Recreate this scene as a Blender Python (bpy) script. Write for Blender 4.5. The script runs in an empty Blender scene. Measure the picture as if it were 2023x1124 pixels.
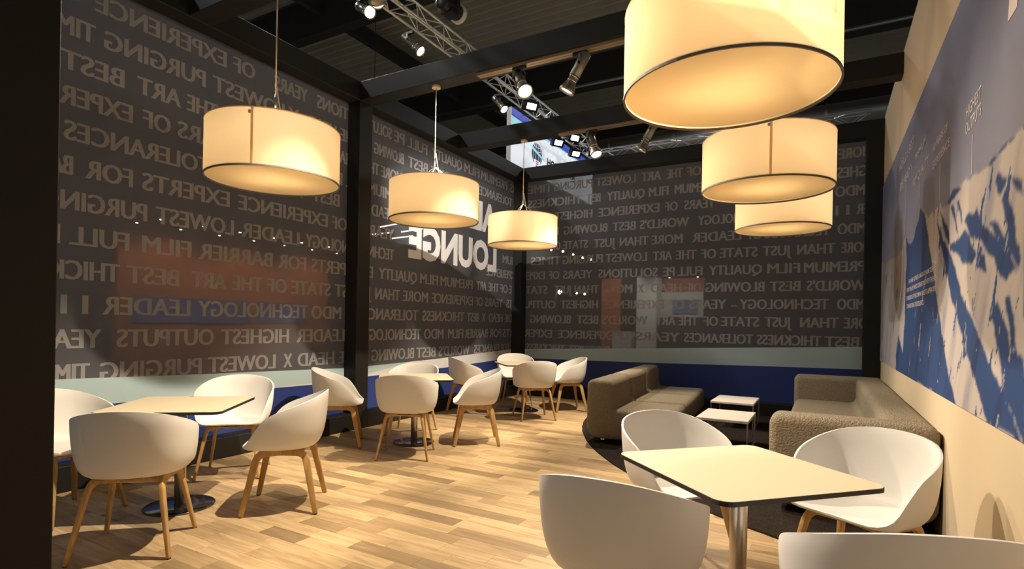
import bpy, bmesh, math, random
import numpy as np
from mathutils import Vector, Matrix

# ------------------------------------------------------------------ camera, world, exposure
SC = bpy.context.scene
COL = SC.collection
R = math.radians
random.seed(7)

def set_camera():
    yaw, pitch, roll = -0.51447, -0.00046, 0.017836
    fw = Vector((math.sin(yaw), math.cos(yaw), 0)); r = Vector((math.cos(yaw), -math.sin(yaw), 0)); u = Vector((0, 0, 1))
    f2 = fw * math.cos(pitch) + u * math.sin(pitch); u2 = u * math.cos(pitch) - fw * math.sin(pitch)
    r3 = r * math.cos(roll) + u2 * math.sin(roll); u3 = u2 * math.cos(roll) - r * math.sin(roll)
    cd = bpy.data.cameras.new('camera'); c = bpy.data.objects.new('camera', cd); COL.objects.link(c)
    m = Matrix((r3, u3, -f2)).transposed().to_4x4(); m.translation = Vector((5.0622, -9.0443, 1.3649))
    c.matrix_world = m
    cd.sensor_width = 36.0; cd.sensor_fit = 'HORIZONTAL'
    cd.lens = 1091.16 * 36 / 2023
    cd.shift_y = (638.41 - 562) / 2023
    cd.clip_start = .05; cd.clip_end = 200
    SC.camera = c
set_camera()

W = bpy.data.worlds.new('hall_ambient'); SC.world = W; W.use_nodes = True
W.node_tree.nodes['Background'].inputs[0].default_value = (.90, .97, 1.0, 1)
W.node_tree.nodes['Background'].inputs[1].default_value = .15

SC.view_settings.view_transform = 'Standard'; SC.view_settings.look = 'None'
SC.view_settings.gamma = 1.0; SC.view_settings.use_curve_mapping = False
SC.view_settings.exposure = 0.18
SC.cycles.max_bounces = 8; SC.cycles.diffuse_bounces = 4; SC.cycles.glossy_bounces = 3
SC.cycles.transparent_max_bounces = 12; SC.cycles.transmission_bounces = 4
SC.cycles.use_denoising = True
SC.cycles.sample_clamp_indirect = 4.0

# power and colour of the lamps, used by their builders below
P_TRACK = 470.0          # track spotlights on the beams
P_TRUSS = 350.0          # cans on the truss
P_BULB = 3.6             # each bulb of a pendant
P_HALL = 520.0          # added high-bay lamps outside the lounge, lighting the films from behind
WARM = (1.0, .84, .62); NEUTRAL = (1.0, .92, .82); COOL = (.98, .97, .96)

# ------------------------------------------------------------------ measured lettering and mural outlines (metres)
ROWS_LEFT_NEAR = {
    0: "DIE -3.87 -4.11|HEAD -4.18 -4.73|X -4.80 -4.92|LOWEST -5.02 -5.79|PURGING -5.85 -6.72|TIMES -6.79 -7.18",
    1: "LEADER -4.02 -4.75|HIGHEST -4.85 -5.66|OUTPUTS -5.73 -6.60|YEARS -6.71 -7.25",
    2: "MDO -4.08 -4.55|TECHNOLOGY -4.59 -5.90|LEADER -5.97 -6.71|11 -6.81 -7.00",
    3: "JUST -3.76 -4.20|STATE -4.26 -4.83|OF -4.89 -5.14|THE -5.20 -5.55|ART -5.61 -5.97|BEST -6.08 -6.53|THICKNESS -6.58 -7.46",
    4: "EXPERTS -3.77 -4.56|FOR -4.63 -5.01|BARRIER -5.08 -5.90|FILM -5.97 -6.41|FULL -6.51 -6.95|PE -7.01 -7.17",
    5: "TECHNOLOGY -3.56 -4.65|LEADER -4.73 -5.46|LOWEST -5.54 -6.30|PURGING -6.37 -7.15",
    6: "EXPERIENCE -4.32 -5.50|OF -4.01 -4.26|EXPERTS -5.59 -6.42|FOR -6.49 -6.85|BARRIER -6.93 -7.44",
    7: "TOLERANCES -5.80 -7.00|THICKNESS -4.65 -5.67|BEST -4.14 -4.57",
    8: "OF -6.18 -6.42|EXPERIENCE -6.50 -7.55|YEARS -5.51 -6.12|SOLUTIONS -4.39 -5.44|PE -4.10 -4.31|FULL -3.77 -4.05",
    9: "ART -6.09 -6.47|BEST -6.57 -7.03|THE -5.73 -6.04|OF -5.43 -5.68|STATE -4.78 -5.36|JUST -4.32 -4.70|THAN -3.86 -4.26",
    10: "LOWEST -4.96 -5.79|PURGING -5.86 -6.73|TIMES -6.79 -7.22|X -4.76 -4.92|HEAD -4.21 -4.66|DIE -3.91 -4.15",
    11: "YEARS -4.65 -5.10|OF -5.33 -5.58|EXPERIENCE -5.65 -6.80|TIONS -4.02 -4.52",
}
ROWS_LEFT_FAR = {
    0: "BLOWING -2.66 -3.54|BEST -2.14 -2.61|WORLD'S -1.19 -2.06|TOLERANCES 0.21 -1.06",
    1: "TECHNOLOGY -2.51 -3.70|MDO -1.94 -2.44|FILM -1.39 -1.82|BARRIER -0.62 -1.35|FOR -0.14 -0.56|EXPERTS 0.91 -0.09",
    2: "TOLERANCES -2.58 -3.81|THICKNESS -1.37 -2.48|BEST -0.93 -1.29|X -0.70 -0.82|HEAD -0.10 -0.60|DIE 0.25 -0.02",
    3: "JUST -3.56 -3.95|THAN -2.99 -3.49|MORE -2.35 -2.93|EXPERIENCE -1.11 -2.26|OF -0.80 -1.04|YEARS -0.11 -0.73|OUTPUTS 1.00 0.03",
    4: "EXPERTS -3.54 -3.96|QUALITY -2.62 -3.43|FILM -2.11 -2.55|PREMIUM -1.13 -2.05|ART -0.69 -1.01|THE -0.26 -0.62|OF 0.07 -0.21|STATE 0.64 0.13",
    5: "TECHNOLOGY -3.13 -4.17|EXPERIENCE 0.44 -0.71",
    6: "YEARS -3.14 -3.72|PREMIUM 0.81 -0.14",
    7: "HEAD -3.13 -3.59",
    8: "PREMIUM -2.92 -3.65",
    9: "THAN -3.45 -3.86|MORE -2.99 -3.42",
    10: "BLOWING -2.96 -3.56|BEST -2.41 -2.87|WORLD'S -1.73 -2.34|TOLERANCES 0.19 -1.07",
    11: "SOLUTIONS -3.22 -4.01|PE -2.95 -3.18|FULL -2.43 -2.89|QUALITY -1.51 -2.32|FILM -0.98 -1.45|PREMIUM -0.01 -0.93|LAYERS 0.76 0.10",
}
ROWS_BACK = {
    0: "THICKNESS 0.85 0.02|BEST 1.22 0.92|WORLD'S 2.23 1.49",
    1: "EXPERTS 0.58 -0.24|EXPERIENCE 1.81 0.70|OF 2.07 1.85|YEARS 2.95 2.19|TOLERANCES 4.09 3.02|THICKNESS 5.03 4.14|BEST 5.51 5.07",
    2: "BLOWING 0.96 0.10|BEST 1.50 1.07|WORLD'S 2.40 1.56|ART 2.88 2.53|THE 3.24 2.92|OF 3.56 3.33|STATE 4.17 3.60|JUST 4.63 4.25|THAN 5.25 4.74|MORE 5.75 5.31",
    3: "OUTPUTS 0.64 -0.26|HIGHEST 1.49 0.74|EXPERIENCE 2.68 1.59|OF 3.02 2.75|YEARS 3.68 3.09|- 3.84 3.75|TECHNOLOGY 5.12 3.88|MDO 5.57 5.22",
    4: "STATE 0.47 -0.12|JUST 0.97 0.61|THAN 1.50 1.02|MORE 2.12 1.59|X 2.33 2.21|HEAD 2.97 2.44|DIE 3.28 3.03|BLOWING 4.24 3.35|BEST 4.74 4.31|WORLD'S 5.58 4.82",
    5: "EXPERIENCE 0.41 -0.57|OF 0.71 0.48|YEARS 1.37 0.78|SOLUTIONS 2.56 1.48|PE 2.85 2.65|FULL 3.30 2.89|QUALITY 4.20 3.40|FILM 4.73 4.27|PREMIUM 5.57 4.78",
    6: "TIMES 0.74 0.09|PURGING 1.56 0.77|LOWEST 2.37 1.61|ART 2.80 2.47|THE 3.20 2.86|OF 3.51 3.27|STATE 4.13 3.56|JUST 4.61 4.20|THAN 5.19 4.68|MORE 5.64 5.26",
    7: "OF 0.72 0.56|STATE 1.27 0.77|JUST 1.80 1.38|THAN 2.39 1.87|MORE 2.97 2.44|LEADER 3.89 3.12|TECHNOLOGY 5.12 3.96|MDO 5.57 5.21",
    8: "DIE 0.68 0.37|BLOWING 1.64 0.78|BEST 2.16 1.73|WORLD'S 3.07 2.23|TECHNOLOGY 4.29 3.21|11 5.36 5.18|LAYER 5.86 5.44",
    9: "HIGHEST 1.35 0.59|EXPERIENCE 2.57 1.46|OF 2.88 2.66|YEARS 3.48 2.98|MDO 5.55 5.17",
    10: "THICKNESS 1.14 0.01|BEST 1.50 1.23|QUALITY 2.31 1.62|FILM 2.72 2.38|PREMIUM 3.47 2.82|HIGHEST 5.73 5.10",
    11: "TIMES 0.53 -0.10|PURGING 1.34 0.56|LOWEST 2.15 1.40|ART 2.59 2.24|THE 2.95 2.68|OF 3.25 3.02|STATE 3.76 3.30|MORE 5.62 5.21",
}
RIDGE = [(0.06, 2.28), (-0.79, 2.22), (-1.56, 2.17), (-2.07, 2.19), (-2.39, 2.3), (-2.61, 2.19), (-2.9, 2.16), (-3.07, 2.27), (-3.23, 2.3), (-3.29, 2.41), (-3.6, 2.3), (-3.78, 2.24), (-3.99, 2.24), (-4.22, 2.22), (-4.28, 2.26), (-4.38, 2.2), (-4.52, 2.21), (-4.7, 2.25), (-4.86, 2.22), (-5.01, 2.22), (-5.16, 2.19), (-5.25, 2.2), (-5.32, 2.18), (-5.41, 2.17), (-5.54, 2.17), (-5.62, 2.19), (-5.72, 2.18), (-5.74, 2.19), (-5.83, 2.21), (-5.94, 2.2), (-6.0, 2.2), (-6.1, 2.19)]
SHADED = [
    [(-2.39, 2.3), (-2.61, 2.19), (-2.92, 2.16), (-3.08, 2.26), (-3.24, 2.3), (-3.32, 2.4), (-3.59, 2.29), (-3.72, 2.15), (-3.85, 1.99), (-3.99, 1.85), (-4.17, 1.63), (-4.34, 1.44), (-4.58, 1.18), (-4.64, 1.1), (-4.79, 1.02), (-4.89, 0.92), (-4.33, 0.92), (-3.43, 0.93), (-1.76, 0.91), (-1.73, 1.09), (-1.91, 1.31), (-2.33, 1.15), (-2.44, 1.47), (-2.46, 1.92), (-2.51, 2.07)],
    [(-4.14, 2.18), (-4.29, 2.06), (-4.4, 1.97), (-4.6, 1.9), (-4.69, 1.82), (-4.83, 1.72), (-4.96, 1.61), (-4.96, 1.6), (-5.12, 1.51), (-5.38, 1.37), (-5.61, 1.23), (-5.77, 1.15), (-5.87, 1.11), (-6.17, 0.92), (-5.64, 0.93), (-5.44, 1.06), (-5.26, 1.18), (-5.1, 1.28), (-4.93, 1.42), (-4.79, 1.52), (-4.64, 1.64), (-4.58, 1.73), (-4.57, 1.7), (-4.36, 1.91), (-4.21, 2.05)],
    [(-5.04, 1.99), (-5.12, 2.02), (-5.24, 2.0), (-5.33, 2.01), (-5.45, 1.92), (-5.59, 1.86), (-5.72, 1.8), (-5.82, 1.76), (-5.93, 1.72), (-6.01, 1.65), (-6.07, 1.61), (-5.97, 1.61), (-5.9, 1.58), (-5.87, 1.59), (-5.75, 1.64), (-5.7, 1.69), (-5.6, 1.74), (-5.49, 1.8), (-5.37, 1.85), (-5.21, 1.87), (-5.11, 1.93)],
    [(-4.64, 1.92), (-4.81, 1.91), (-5.04, 1.94), (-5.18, 1.88), (-5.35, 1.76), (-5.23, 1.72), (-5.05, 1.74), (-4.86, 1.81), (-4.64, 1.87)],
    [(-5.87, 1.99), (-5.93, 1.92), (-6.0, 1.84), (-6.04, 1.75), (-6.1, 1.67), (-6.09, 1.62), (-6.01, 1.66), (-5.92, 1.73), (-5.84, 1.76), (-5.72, 1.8), (-5.59, 1.89), (-5.69, 1.88), (-5.79, 1.83), (-5.88, 1.78), (-5.91, 1.82), (-5.83, 1.91), (-5.79, 1.95)],
    [(-5.62, 1.47), (-5.75, 1.51), (-5.85, 1.45), (-5.93, 1.38), (-6.0, 1.3), (-6.16, 1.26), (-6.22, 0.91), (-5.87, 1.11), (-5.84, 1.19), (-5.76, 1.32), (-5.7, 1.4)],
    [(-4.62, 2.15), (-4.71, 2.08), (-4.8, 2.0), (-4.89, 1.93), (-4.82, 2.03), (-4.75, 2.13)],
    [(-4.81, 2.14), (-4.92, 2.04), (-5.0, 1.97), (-4.96, 2.05), (-4.87, 2.14)],
    [(-4.28, 2.2), (-4.44, 2.09), (-4.59, 2.0), (-4.64, 1.92), (-4.5, 1.97), (-4.37, 2.07)],
    [(-5.95, 2.02), (-6.03, 2.02), (-6.11, 1.97), (-6.12, 1.9), (-6.03, 1.95)],
    [(-5.68, 2.06), (-5.75, 2.11), (-5.82, 2.05), (-5.88, 2.03), (-5.78, 1.97), (-5.73, 2.0)],
    [(-5.41, 2.17), (-5.62, 2.19), (-5.64, 2.21), (-5.82, 2.21), (-5.96, 2.21), (-6.0, 2.19), (-5.85, 2.18), (-5.72, 2.18), (-5.62, 2.16), (-5.52, 2.17)],
    [(-4.48, 2.2), (-4.61, 2.22), (-4.7, 2.25), (-4.86, 2.22), (-4.98, 2.2), (-4.79, 2.18), (-4.62, 2.17)],
    [(-5.35, 1.69), (-5.44, 1.74), (-5.51, 1.75), (-5.58, 1.66), (-5.5, 1.66)],
    [(-5.89, 1.54), (-5.95, 1.4), (-6.02, 1.31), (-6.08, 1.28), (-6.03, 1.4), (-5.96, 1.51)],
]
MURAL_TEXT = [('HIGHEST', -5.051, -5.395, 2.568, 0.066),
    ('OUTPUTS', -5.04, -5.403, 2.478, 0.066),
    ('60 YEARS OF', -3.946, -4.503, 2.688, 0.051),
    ('EXPERIENCE', -3.948, -4.577, 2.558, 0.057),
    ('PREMIUM', -2.991, -3.601, 2.86, 0.065),
    ('FILM QUALITY', -2.856, -3.74, 2.665, 0.072),
    ("WORLD'S BEST", -1.755, -2.896, 3.057, 0.086),
    ('DIE HEAD X', -1.889, -2.819, 2.835, 0.084),
    ('THE NAME ALPINE IS A MADE-UP NAME DERIVED', -2.69, -4.167, 1.798, 0.038),
    ('FROM THE ALPS WHICH CORRESPONDS WITH THE HIGH', -2.588, -4.189, 1.723, 0.039),
    ('STANDARDS OF THE COMPANY AND ITS ASPIRATION', -2.582, -4.17, 1.645, 0.039),
    ('TOWARDS PEAKS OF EXCELLENCE.', -2.592, -3.624, 1.569, 0.039)]
MURAL_LINES = [(-2.355, 2.801, 2.308), (-3.271, 2.655, 2.404), (-4.251, 2.528, 2.266), (-5.215, 2.433, 2.215)]
MURAL_BIG = [(-5.88, 2.83), (-6.0, 2.77), (-5.99, 2.73), (-5.86, 2.73)]

# ------------------------------------------------------------------ materials
MATS = {}
def mat(name, col, rough=.6, metal=0.0, spec=.4, bump=None, var=None, emit=None):
    m = bpy.data.materials.new(name); m.use_nodes = True; MATS[name] = m
    nt = m.node_tree; b = nt.nodes['Principled BSDF']
    b.inputs['Base Color'].default_value = (*col, 1); b.inputs['Roughness'].default_value = rough
    b.inputs['Metallic'].default_value = metal; b.inputs['Specular IOR Level'].default_value = spec
    tc = nt.nodes.new('ShaderNodeTexCoord')
    if var:                                     # (scale, amount): mottled colour
        n = nt.nodes.new('ShaderNodeTexNoise'); n.inputs['Scale'].default_value = var[0]; n.inputs['Detail'].default_value = 4
        mp = nt.nodes.new('ShaderNodeMapRange'); mp.inputs[3].default_value = 1 - var[1]; mp.inputs[4].default_value = 1 + var[1]
        mx = nt.nodes.new('ShaderNodeVectorMath'); mx.operation = 'SCALE'; mx.inputs[0].default_value = col
        nt.links.new(tc.outputs['Object'], n.inputs['Vector']); nt.links.new(n.outputs['Fac'], mp.inputs[0])
        nt.links.new(mp.outputs[0], mx.inputs['Scale']); nt.links.new(mx.outputs[0], b.inputs['Base Color'])
    if bump:                                    # (scale, strength, distance)
        n2 = nt.nodes.new('ShaderNodeTexNoise'); n2.inputs['Scale'].default_value = bump[0]; n2.inputs['Detail'].default_value = 3
        bp = nt.nodes.new('ShaderNodeBump'); bp.inputs['Strength'].default_value = bump[1]; bp.inputs['Distance'].default_value = bump[2]
        nt.links.new(tc.outputs['Object'], n2.inputs['Vector']); nt.links.new(n2.outputs['Fac'], bp.inputs['Height'])
        nt.links.new(bp.outputs[0], b.inputs['Normal'])
    if emit:
        b.inputs['Emission Color'].default_value = (*emit[:3], 1); b.inputs['Emission Strength'].default_value = emit[3]
    return m

M_BLACK = mat('black_laminate', (.013, .012, .011), .55, spec=.3, var=(3, .2))
M_CREAM = mat('cream_wall_fabric', (.57, .46, .315), .85, spec=.15, var=(1.2, .05), bump=(300, .05, .001))
M_SHELL = mat('white_polypropylene', (.76, .74, .71), .48, spec=.35, bump=(500, .03, .0005))
M_HPL = mat('cream_laminate', (.74, .635, .45), .42, spec=.35)
M_EDGE = mat('black_table_edge', (.012, .010, .009), .5)
M_STEEL = mat('brushed_steel', (.50, .46, .41), .30, metal=1.0, bump=(60, .05, .001))
M_DISC = mat('dark_polished_steel', (.16, .15, .15), .16, metal=1.0)
M_ALU = mat('aluminium_tube', (.72, .72, .68), .40, metal=.55)
M_SPOT = mat('cast_grey_metal', (.26, .24, .20), .42, metal=.75)
M_CHROME = mat('polished_ring', (.8, .76, .68), .15, metal=1.0)
M_PLASTIC = mat('black_plastic', (.012, .012, .012), .4)
M_BOUCLE = mat('beige_boucle', (.265, .220, .155), .95, spec=.1, var=(75, .38), bump=(80, 1.0, .022))
M_RUG = mat('dark_brown_shag', (.040, .030, .024), .98, spec=.05, var=(26, .5), bump=(120, 1.0, .03))
M_TRAY = mat('white_powder_coat', (.80, .74, .64), .4)
M_SHADE_RIM = mat('grey_shade_trim', (.16, .14, .12), .7)
M_CABLE = mat('cream_cable', (.70, .58, .38), .6)
M_CHAIN = mat('nickel_chain', (.55, .50, .40), .3, metal=1.0)
M_RAIL = mat('bronze_track', (.34, .26, .17), .45, metal=.5)
M_ROOF = mat('ribbed_roof_sheet', (.46, .42, .33), .7, var=(.6, .2))
M_GIRDER = mat('dark_girder_paint', (.045, .04, .034), .7)
M_HALL = mat('dark_hall_cladding', (.035, .032, .027), .85, var=(.4, .3))
M_HALLFLOOR = mat('grey_hall_carpet', (.42, .40, .36), .9, var=(.5, .1))
M_LOUNGE = mat('white_vinyl_letters', (.88, .87, .88), .5, spec=.2)
M_DUCT = mat('galvanised_duct', (.45, .43, .40), .35, metal=.9, bump=(8, .1, .01))
M_SIGN = mat('white_sign_face', (.82, .85, .87), .5, emit=(.86, .92, 1.0, .55))
M_SIGN_BLUE = mat('sign_blue', (.03, .06, .36), .5, emit=(.03, .06, .40, .7))
M_SIGN_CYAN = mat('sign_cyan', (.35, .68, .75), .5, emit=(.35, .70, .78, .6))
M_SIGN_NAVY = mat('sign_navy', (.016, .045, .22), .5)
M_SIGN_RED = mat('sign_red', (.6, .05, .06), .5)
M_ORANGE = mat('orange_stand_wall', (.48, .125, .03), .7)
M_WHITE = mat('white_stand_wall', (.80, .80, .74), .7)
M_DARKSTAND = mat('dark_stand_front', (.05, .045, .045), .6)
M_SCREEN = mat('blue_display', (.02, .02, .05), .3, emit=(.26, .28, .75, .18))
M_TV = mat('television_picture', (.02, .02, .02), .3, emit=(.25, .32, .42, .6))
M_DOWN = mat('downlight_glow', (1, 1, 1), .4, emit=(1.0, .80, .52, 60))
M_FLOOD = mat('flood_glow', (1, 1, 1), .4, emit=(.85, .95, 1.0, 22))
M_LENS = mat('lamp_lens_glow', (1, 1, 1), .4, emit=(1.0, .84, .60, 14))
M_TUBE = mat('tube_glow', (1, 1, 1), .4, emit=(1.0, .93, .70, 9))
M_OAKBLOCK = mat('frame_block', (.05, .04, .03), .6)

def wood(name, dark, light, scale, stretch, plank=False, rough=.42):
    m = bpy.data.materials.new(name); m.use_nodes = True
    nt = m.node_tree; N = nt.nodes; L = nt.links; b = N['Principled BSDF']
    tc = N.new('ShaderNodeTexCoord'); mp = N.new('ShaderNodeMapping'); mp.inputs['Scale'].default_value = stretch
    src = tc.outputs['Object']
    if plank:
        geo = N.new('ShaderNodeNewGeometry'); oi = N.new('ShaderNodeObjectInfo')
        ad = N.new('ShaderNodeMath'); ad.operation = 'ADD'; L.new(geo.outputs['Random Per Island'], ad.inputs[0]); L.new(oi.outputs['Random'], ad.inputs[1])
        fr = N.new('ShaderNodeMath'); fr.operation = 'FRACT'; L.new(ad.outputs[0], fr.inputs[0]); rnd = fr.outputs[0]
        sc = N.new('ShaderNodeMath'); sc.operation = 'MULTIPLY'; sc.inputs[1].default_value = 37.0; L.new(rnd, sc.inputs[0])
        cb = N.new('ShaderNodeCombineXYZ'); L.new(sc.outputs[0], cb.inputs[0]); L.new(sc.outputs[0], cb.inputs[2])
        va = N.new('ShaderNodeVectorMath'); L.new(geo.outputs['Position'], va.inputs[0]); L.new(cb.outputs[0], va.inputs[1]); src = va.outputs[0]
    L.new(src, mp.inputs['Vector'])
    n = N.new('ShaderNodeTexNoise'); n.inputs['Scale'].default_value = scale; n.inputs['Detail'].default_value = 6; n.inputs['Roughness'].default_value = .6; n.inputs['Distortion'].default_value = .6
    L.new(mp.outputs[0], n.inputs['Vector'])
    cr = N.new('ShaderNodeValToRGB'); cr.color_ramp.elements[0].position = .30; cr.color_ramp.elements[1].position = .70
    cr.color_ramp.elements[0].color = (*dark, 1); cr.color_ramp.elements[1].color = (*light, 1)
    L.new(n.outputs['Fac'], cr.inputs[0]); out = cr.outputs[0]
    if plank:
        pr = N.new('ShaderNodeValToRGB'); e = pr.color_ramp.elements
        e[0].position = 0; e[0].color = (.50, .47, .43, 1); e[1].position = 1; e[1].color = (1.10, 1.10, 1.08, 1)
        for p, c in ((.10, (.60, .57, .53, 1)), (.28, (.80, .77, .73, 1)), (.55, (.93, .91, .88, 1)), (.8, (1.04, 1.03, 1.0, 1))):
            x = e.new(p); x.color = c
        L.new(rnd, pr.inputs[0])
        mu = N.new('ShaderNodeMix'); mu.data_type = 'RGBA'; mu.blend_type = 'MULTIPLY'; mu.inputs[0].default_value = 1
        L.new(out, mu.inputs[6]); L.new(pr.outputs[0], mu.inputs[7]); out = mu.outputs[2]
    L.new(out, b.inputs['Base Color']); b.inputs['Roughness'].default_value = rough; b.inputs['Specular IOR Level'].default_value = .35
    return m
M_PLANK = wood('oak_plank', (.36, .245, .125), (.60, .44, .255), 3.2, (.9, 9, 9), plank=True)
M_OAK = wood('oak_leg', (.38, .22, .075), (.60, .38, .15), 6, (6, 6, 1.0), rough=.45)

def film(name, col, t, grad=0.0):               # printed see-through film: part diffuse, part clear
    m = bpy.data.materials.new(name); m.use_nodes = True; nt = m.node_tree; N = nt.nodes; L = nt.links
    b = N['Principled BSDF']; b.inputs['Base Color'].default_value = (*col, 1); b.inputs['Roughness'].default_value = .45; b.inputs['Specular IOR Level'].default_value = .12
    tl = N.new('ShaderNodeBsdfTranslucent'); tl.inputs[0].default_value = (*[min(1, c * 1.25) for c in col], 1)
    m1 = N.new('ShaderNodeMixShader'); m1.inputs[0].default_value = .25; L.new(b.outputs[0], m1.inputs[1]); L.new(tl.outputs[0], m1.inputs[2])
    tr = N.new('ShaderNodeBsdfTransparent'); mx = N.new('ShaderNodeMixShader'); mx.inputs[0].default_value = t
    L.new(m1.outputs[0], mx.inputs[1]); L.new(tr.outputs[0], mx.inputs[2]); L.new(mx.outputs[0], N['Material Output'].inputs[0])
    return m
T_FILM = .14
M_F_DARK = film('dark_grey_film', (.118, .120, .134), T_FILM)
M_F_TEXT = film('light_grey_film', (.40, .39, .395), .06)
M_F_PALE = film('pale_blue_film', (.60, .78, .82), .06)
M_F_NAVY = film('navy_film', (.045, .075, .29), .06)
M_F_WHITE = film('white_film', (.90, .89, .90), .02)

def translucent(name, col, tfac, rough_col):
    m = bpy.data.materials.new(name); m.use_nodes = True; nt = m.node_tree; N = nt.nodes; L = nt.links
    N.remove(N['Principled BSDF'])
    d = N.new('ShaderNodeBsdfDiffuse'); d.inputs[0].default_value = (*rough_col, 1)
    t = N.new('ShaderNodeBsdfTranslucent'); t.inputs[0].default_value = (*col, 1)
    mx = N.new('ShaderNodeMixShader'); mx.inputs[0].default_value = tfac
    L.new(d.outputs[0], mx.inputs[1]); L.new(t.outputs[0], mx.inputs[2]); L.new(mx.outputs[0], N['Material Output'].inputs[0])
    return m
M_SHADE = translucent('cream_lampshade_fabric', (.95, .735, .445), .55, (.78, .64, .43))
M_DIFF = translucent('opal_diffuser', (.94, .67, .33), .36, (.70, .55, .34))

M_SEAM = translucent('shade_seam_fabric', (.80, .58, .32), .5, (.55, .42, .25))

def mural_mat():
    m = bpy.data.materials.new('mountain_print'); m.use_nodes = True; nt = m.node_tree; N = nt.nodes
    a = N.new('ShaderNodeVertexColor'); a.layer_name = 'print'
    b = N['Principled BSDF']; b.inputs['Roughness'].default_value = .8; b.inputs['Specular IOR Level'].default_value = .12
    nt.links.new(a.outputs[0], b.inputs['Base Color']); return m
M_MURAL = mural_mat()
M_MURAL_TXT = mat('mural_lettering', (.62, .55, .52), .8, spec=.1)

# ------------------------------------------------------------------ mesh helpers
class MB:
    def __init__(s): s.v = []; s.f = []
    def add(s, v, f):
        o = len(s.v); s.v += [tuple(p) for p in v]; s.f += [tuple(i + o for i in q) for q in f]; return s
    def box(s, x0, x1, y0, y1, z0, z1):
        v = [(x0,y0,z0),(x1,y0,z0),(x1,y1,z0),(x0,y1,z0),(x0,y0,z1),(x1,y0,z1),(x1,y1,z1),(x0,y1,z1)]
        return s.add(v, [(3,2,1,0),(4,5,6,7),(0,1,5,4),(1,2,6,5),(2,3,7,6),(3,0,4,7)])
    def tube(s, a, b, r, n=8, r2=None, cap=True):
        a = Vector(a); b = Vector(b); d = (b - a).normalized(); r2 = r if r2 is None else r2
        x = d.orthogonal().normalized(); y = d.cross(x); v = []
        for p, rr in ((a, r), (b, r2)):
            for i in range(n):
                t = 2 * math.pi * i / n; v.append(p + x * math.cos(t) * rr + y * math.sin(t) * rr)
        f = [(i, (i + 1) % n, n + (i + 1) % n, n + i) for i in range(n)]
        if cap: f += [tuple(range(n))[::-1], tuple(range(n, 2 * n))]
        return s.add(v, f)
    def lathe(s, prof, n=32, origin=(0,0,0), axis=None, closed=False, cap=True):
        o = Vector(origin); q = Vector((0,0,1)).rotation_difference(Vector(axis)) if axis else None; v = []
        for r, z in prof:
            for i in range(n):
                t = 2 * math.pi * i / n; p = Vector((r * math.cos(t), r * math.sin(t), z))
                if q: p = q @ p
                v.append(o + p)
        f = []; m = len(prof)
        for j in range(m if closed else m - 1):
            for i in range(n):
                k = (j + 1) % m
                f.append((j * n + i, j * n + (i + 1) % n, k * n + (i + 1) % n, k * n + i))
        if not closed and cap:
            if prof[0][0] > 1e-6: f.append(tuple(range(n))[::-1])
            if prof[-1][0] > 1e-6: f.append(tuple(range((m - 1) * n, m * n)))
        return s.add(v, f)
    def sweep(s, pts, w, h, up=(0,0,1), taper=None):     # rectangular section along a path
        pts = [Vector(p) for p in pts]; v = []; up = Vector(up); n = len(pts)
        for i, p in enumerate(pts):
            d = (pts[min(i + 1, n - 1)] - pts[max(i - 1, 0)]).normalized()
            x = d.cross(up); x = x.normalized() if x.length > 1e-5 else Vector((1,0,0)); y = x.cross(d).normalized()
            k = taper[i] if taper else 1.0
            for a, b in ((-1,-1),(1,-1),(1,1),(-1,1)): v.append(p + x * a * w / 2 * k + y * b * h / 2 * k)
        f = [(4*i + j, 4*i + (j+1) % 4, 4*i + 4 + (j+1) % 4, 4*i + 4 + j) for i in range(n - 1) for j in range(4)]
        f += [(3,2,1,0), tuple(range(4*n - 4, 4*n))]
        return s.add(v, f)
    def prism(s, poly, a, b, axis='y'):                  # polygon (p, q) extruded from a to b
        n = len(poly); v = []
        for t in (a, b):
            for p, q in poly: v.append({'y': (p, t, q), 'x': (t, p, q), 'z': (p, q, t)}[axis])
        f = [(i, (i + 1) % n, n + (i + 1) % n, n + i) for i in range(n)] + [tuple(range(n))[::-1], tuple(range(n, 2 * n))]
        return s.add(v, f)
    def mesh(s, name, smooth=False, fix=True):
        me = bpy.data.meshes.new(name); me.from_pydata(s.v, [], s.f)
        if fix:
            bm = bmesh.new(); bm.from_mesh(me); bmesh.ops.recalc_face_normals(bm, faces=bm.faces); bm.to_mesh(me); bm.free()
        if smooth: me.polygons.foreach_set('use_smooth', [True] * len(me.polygons))
        return me
    def build(s, name, m, parent=None, smooth=False, bevel=None, fix=True):
        return link(name, s.mesh(name, smooth, fix), m, parent, bevel)

def link(name, me, m, parent=None, bevel=None):
    o = bpy.data.objects.new(name, me); COL.objects.link(o); o.parent = parent
    if m and not me.materials: me.materials.append(m)
    if bevel:
        b = o.modifiers.new('bevel', 'BEVEL'); b.width = bevel[0]; b.segments = bevel[1]; b.limit_method = 'ANGLE'; b.angle_limit = R(50)
        if bevel[1] > 1: me.polygons.foreach_set('use_smooth', [True] * len(me.polygons))
    return o
def tag(o, label, cat, group=None):
    o['label'] = label; o['category'] = cat
    if group: o['group'] = group
    return o
def thing(name, label, cat, loc=(0,0,0), rz=0, group=None):
    o = bpy.data.objects.new(name, None); COL.objects.link(o); o.location = loc; o.rotation_euler = (0,0,rz); o.empty_display_size = .1
    return tag(o, label, cat, group)
def structure(o, label, cat='wall'):
    o['kind'] = 'structure'; o['label'] = label; o['category'] = cat; return o
def shell_empty(name, label, cat):
    o = bpy.data.objects.new(name, None); COL.objects.link(o); return structure(o, label, cat)
def copy_tree(o, parent=None):
    c = o.copy(); COL.objects.link(c); c.parent = parent
    for ch in list(o.children): copy_tree(ch, c)
    return c
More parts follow.
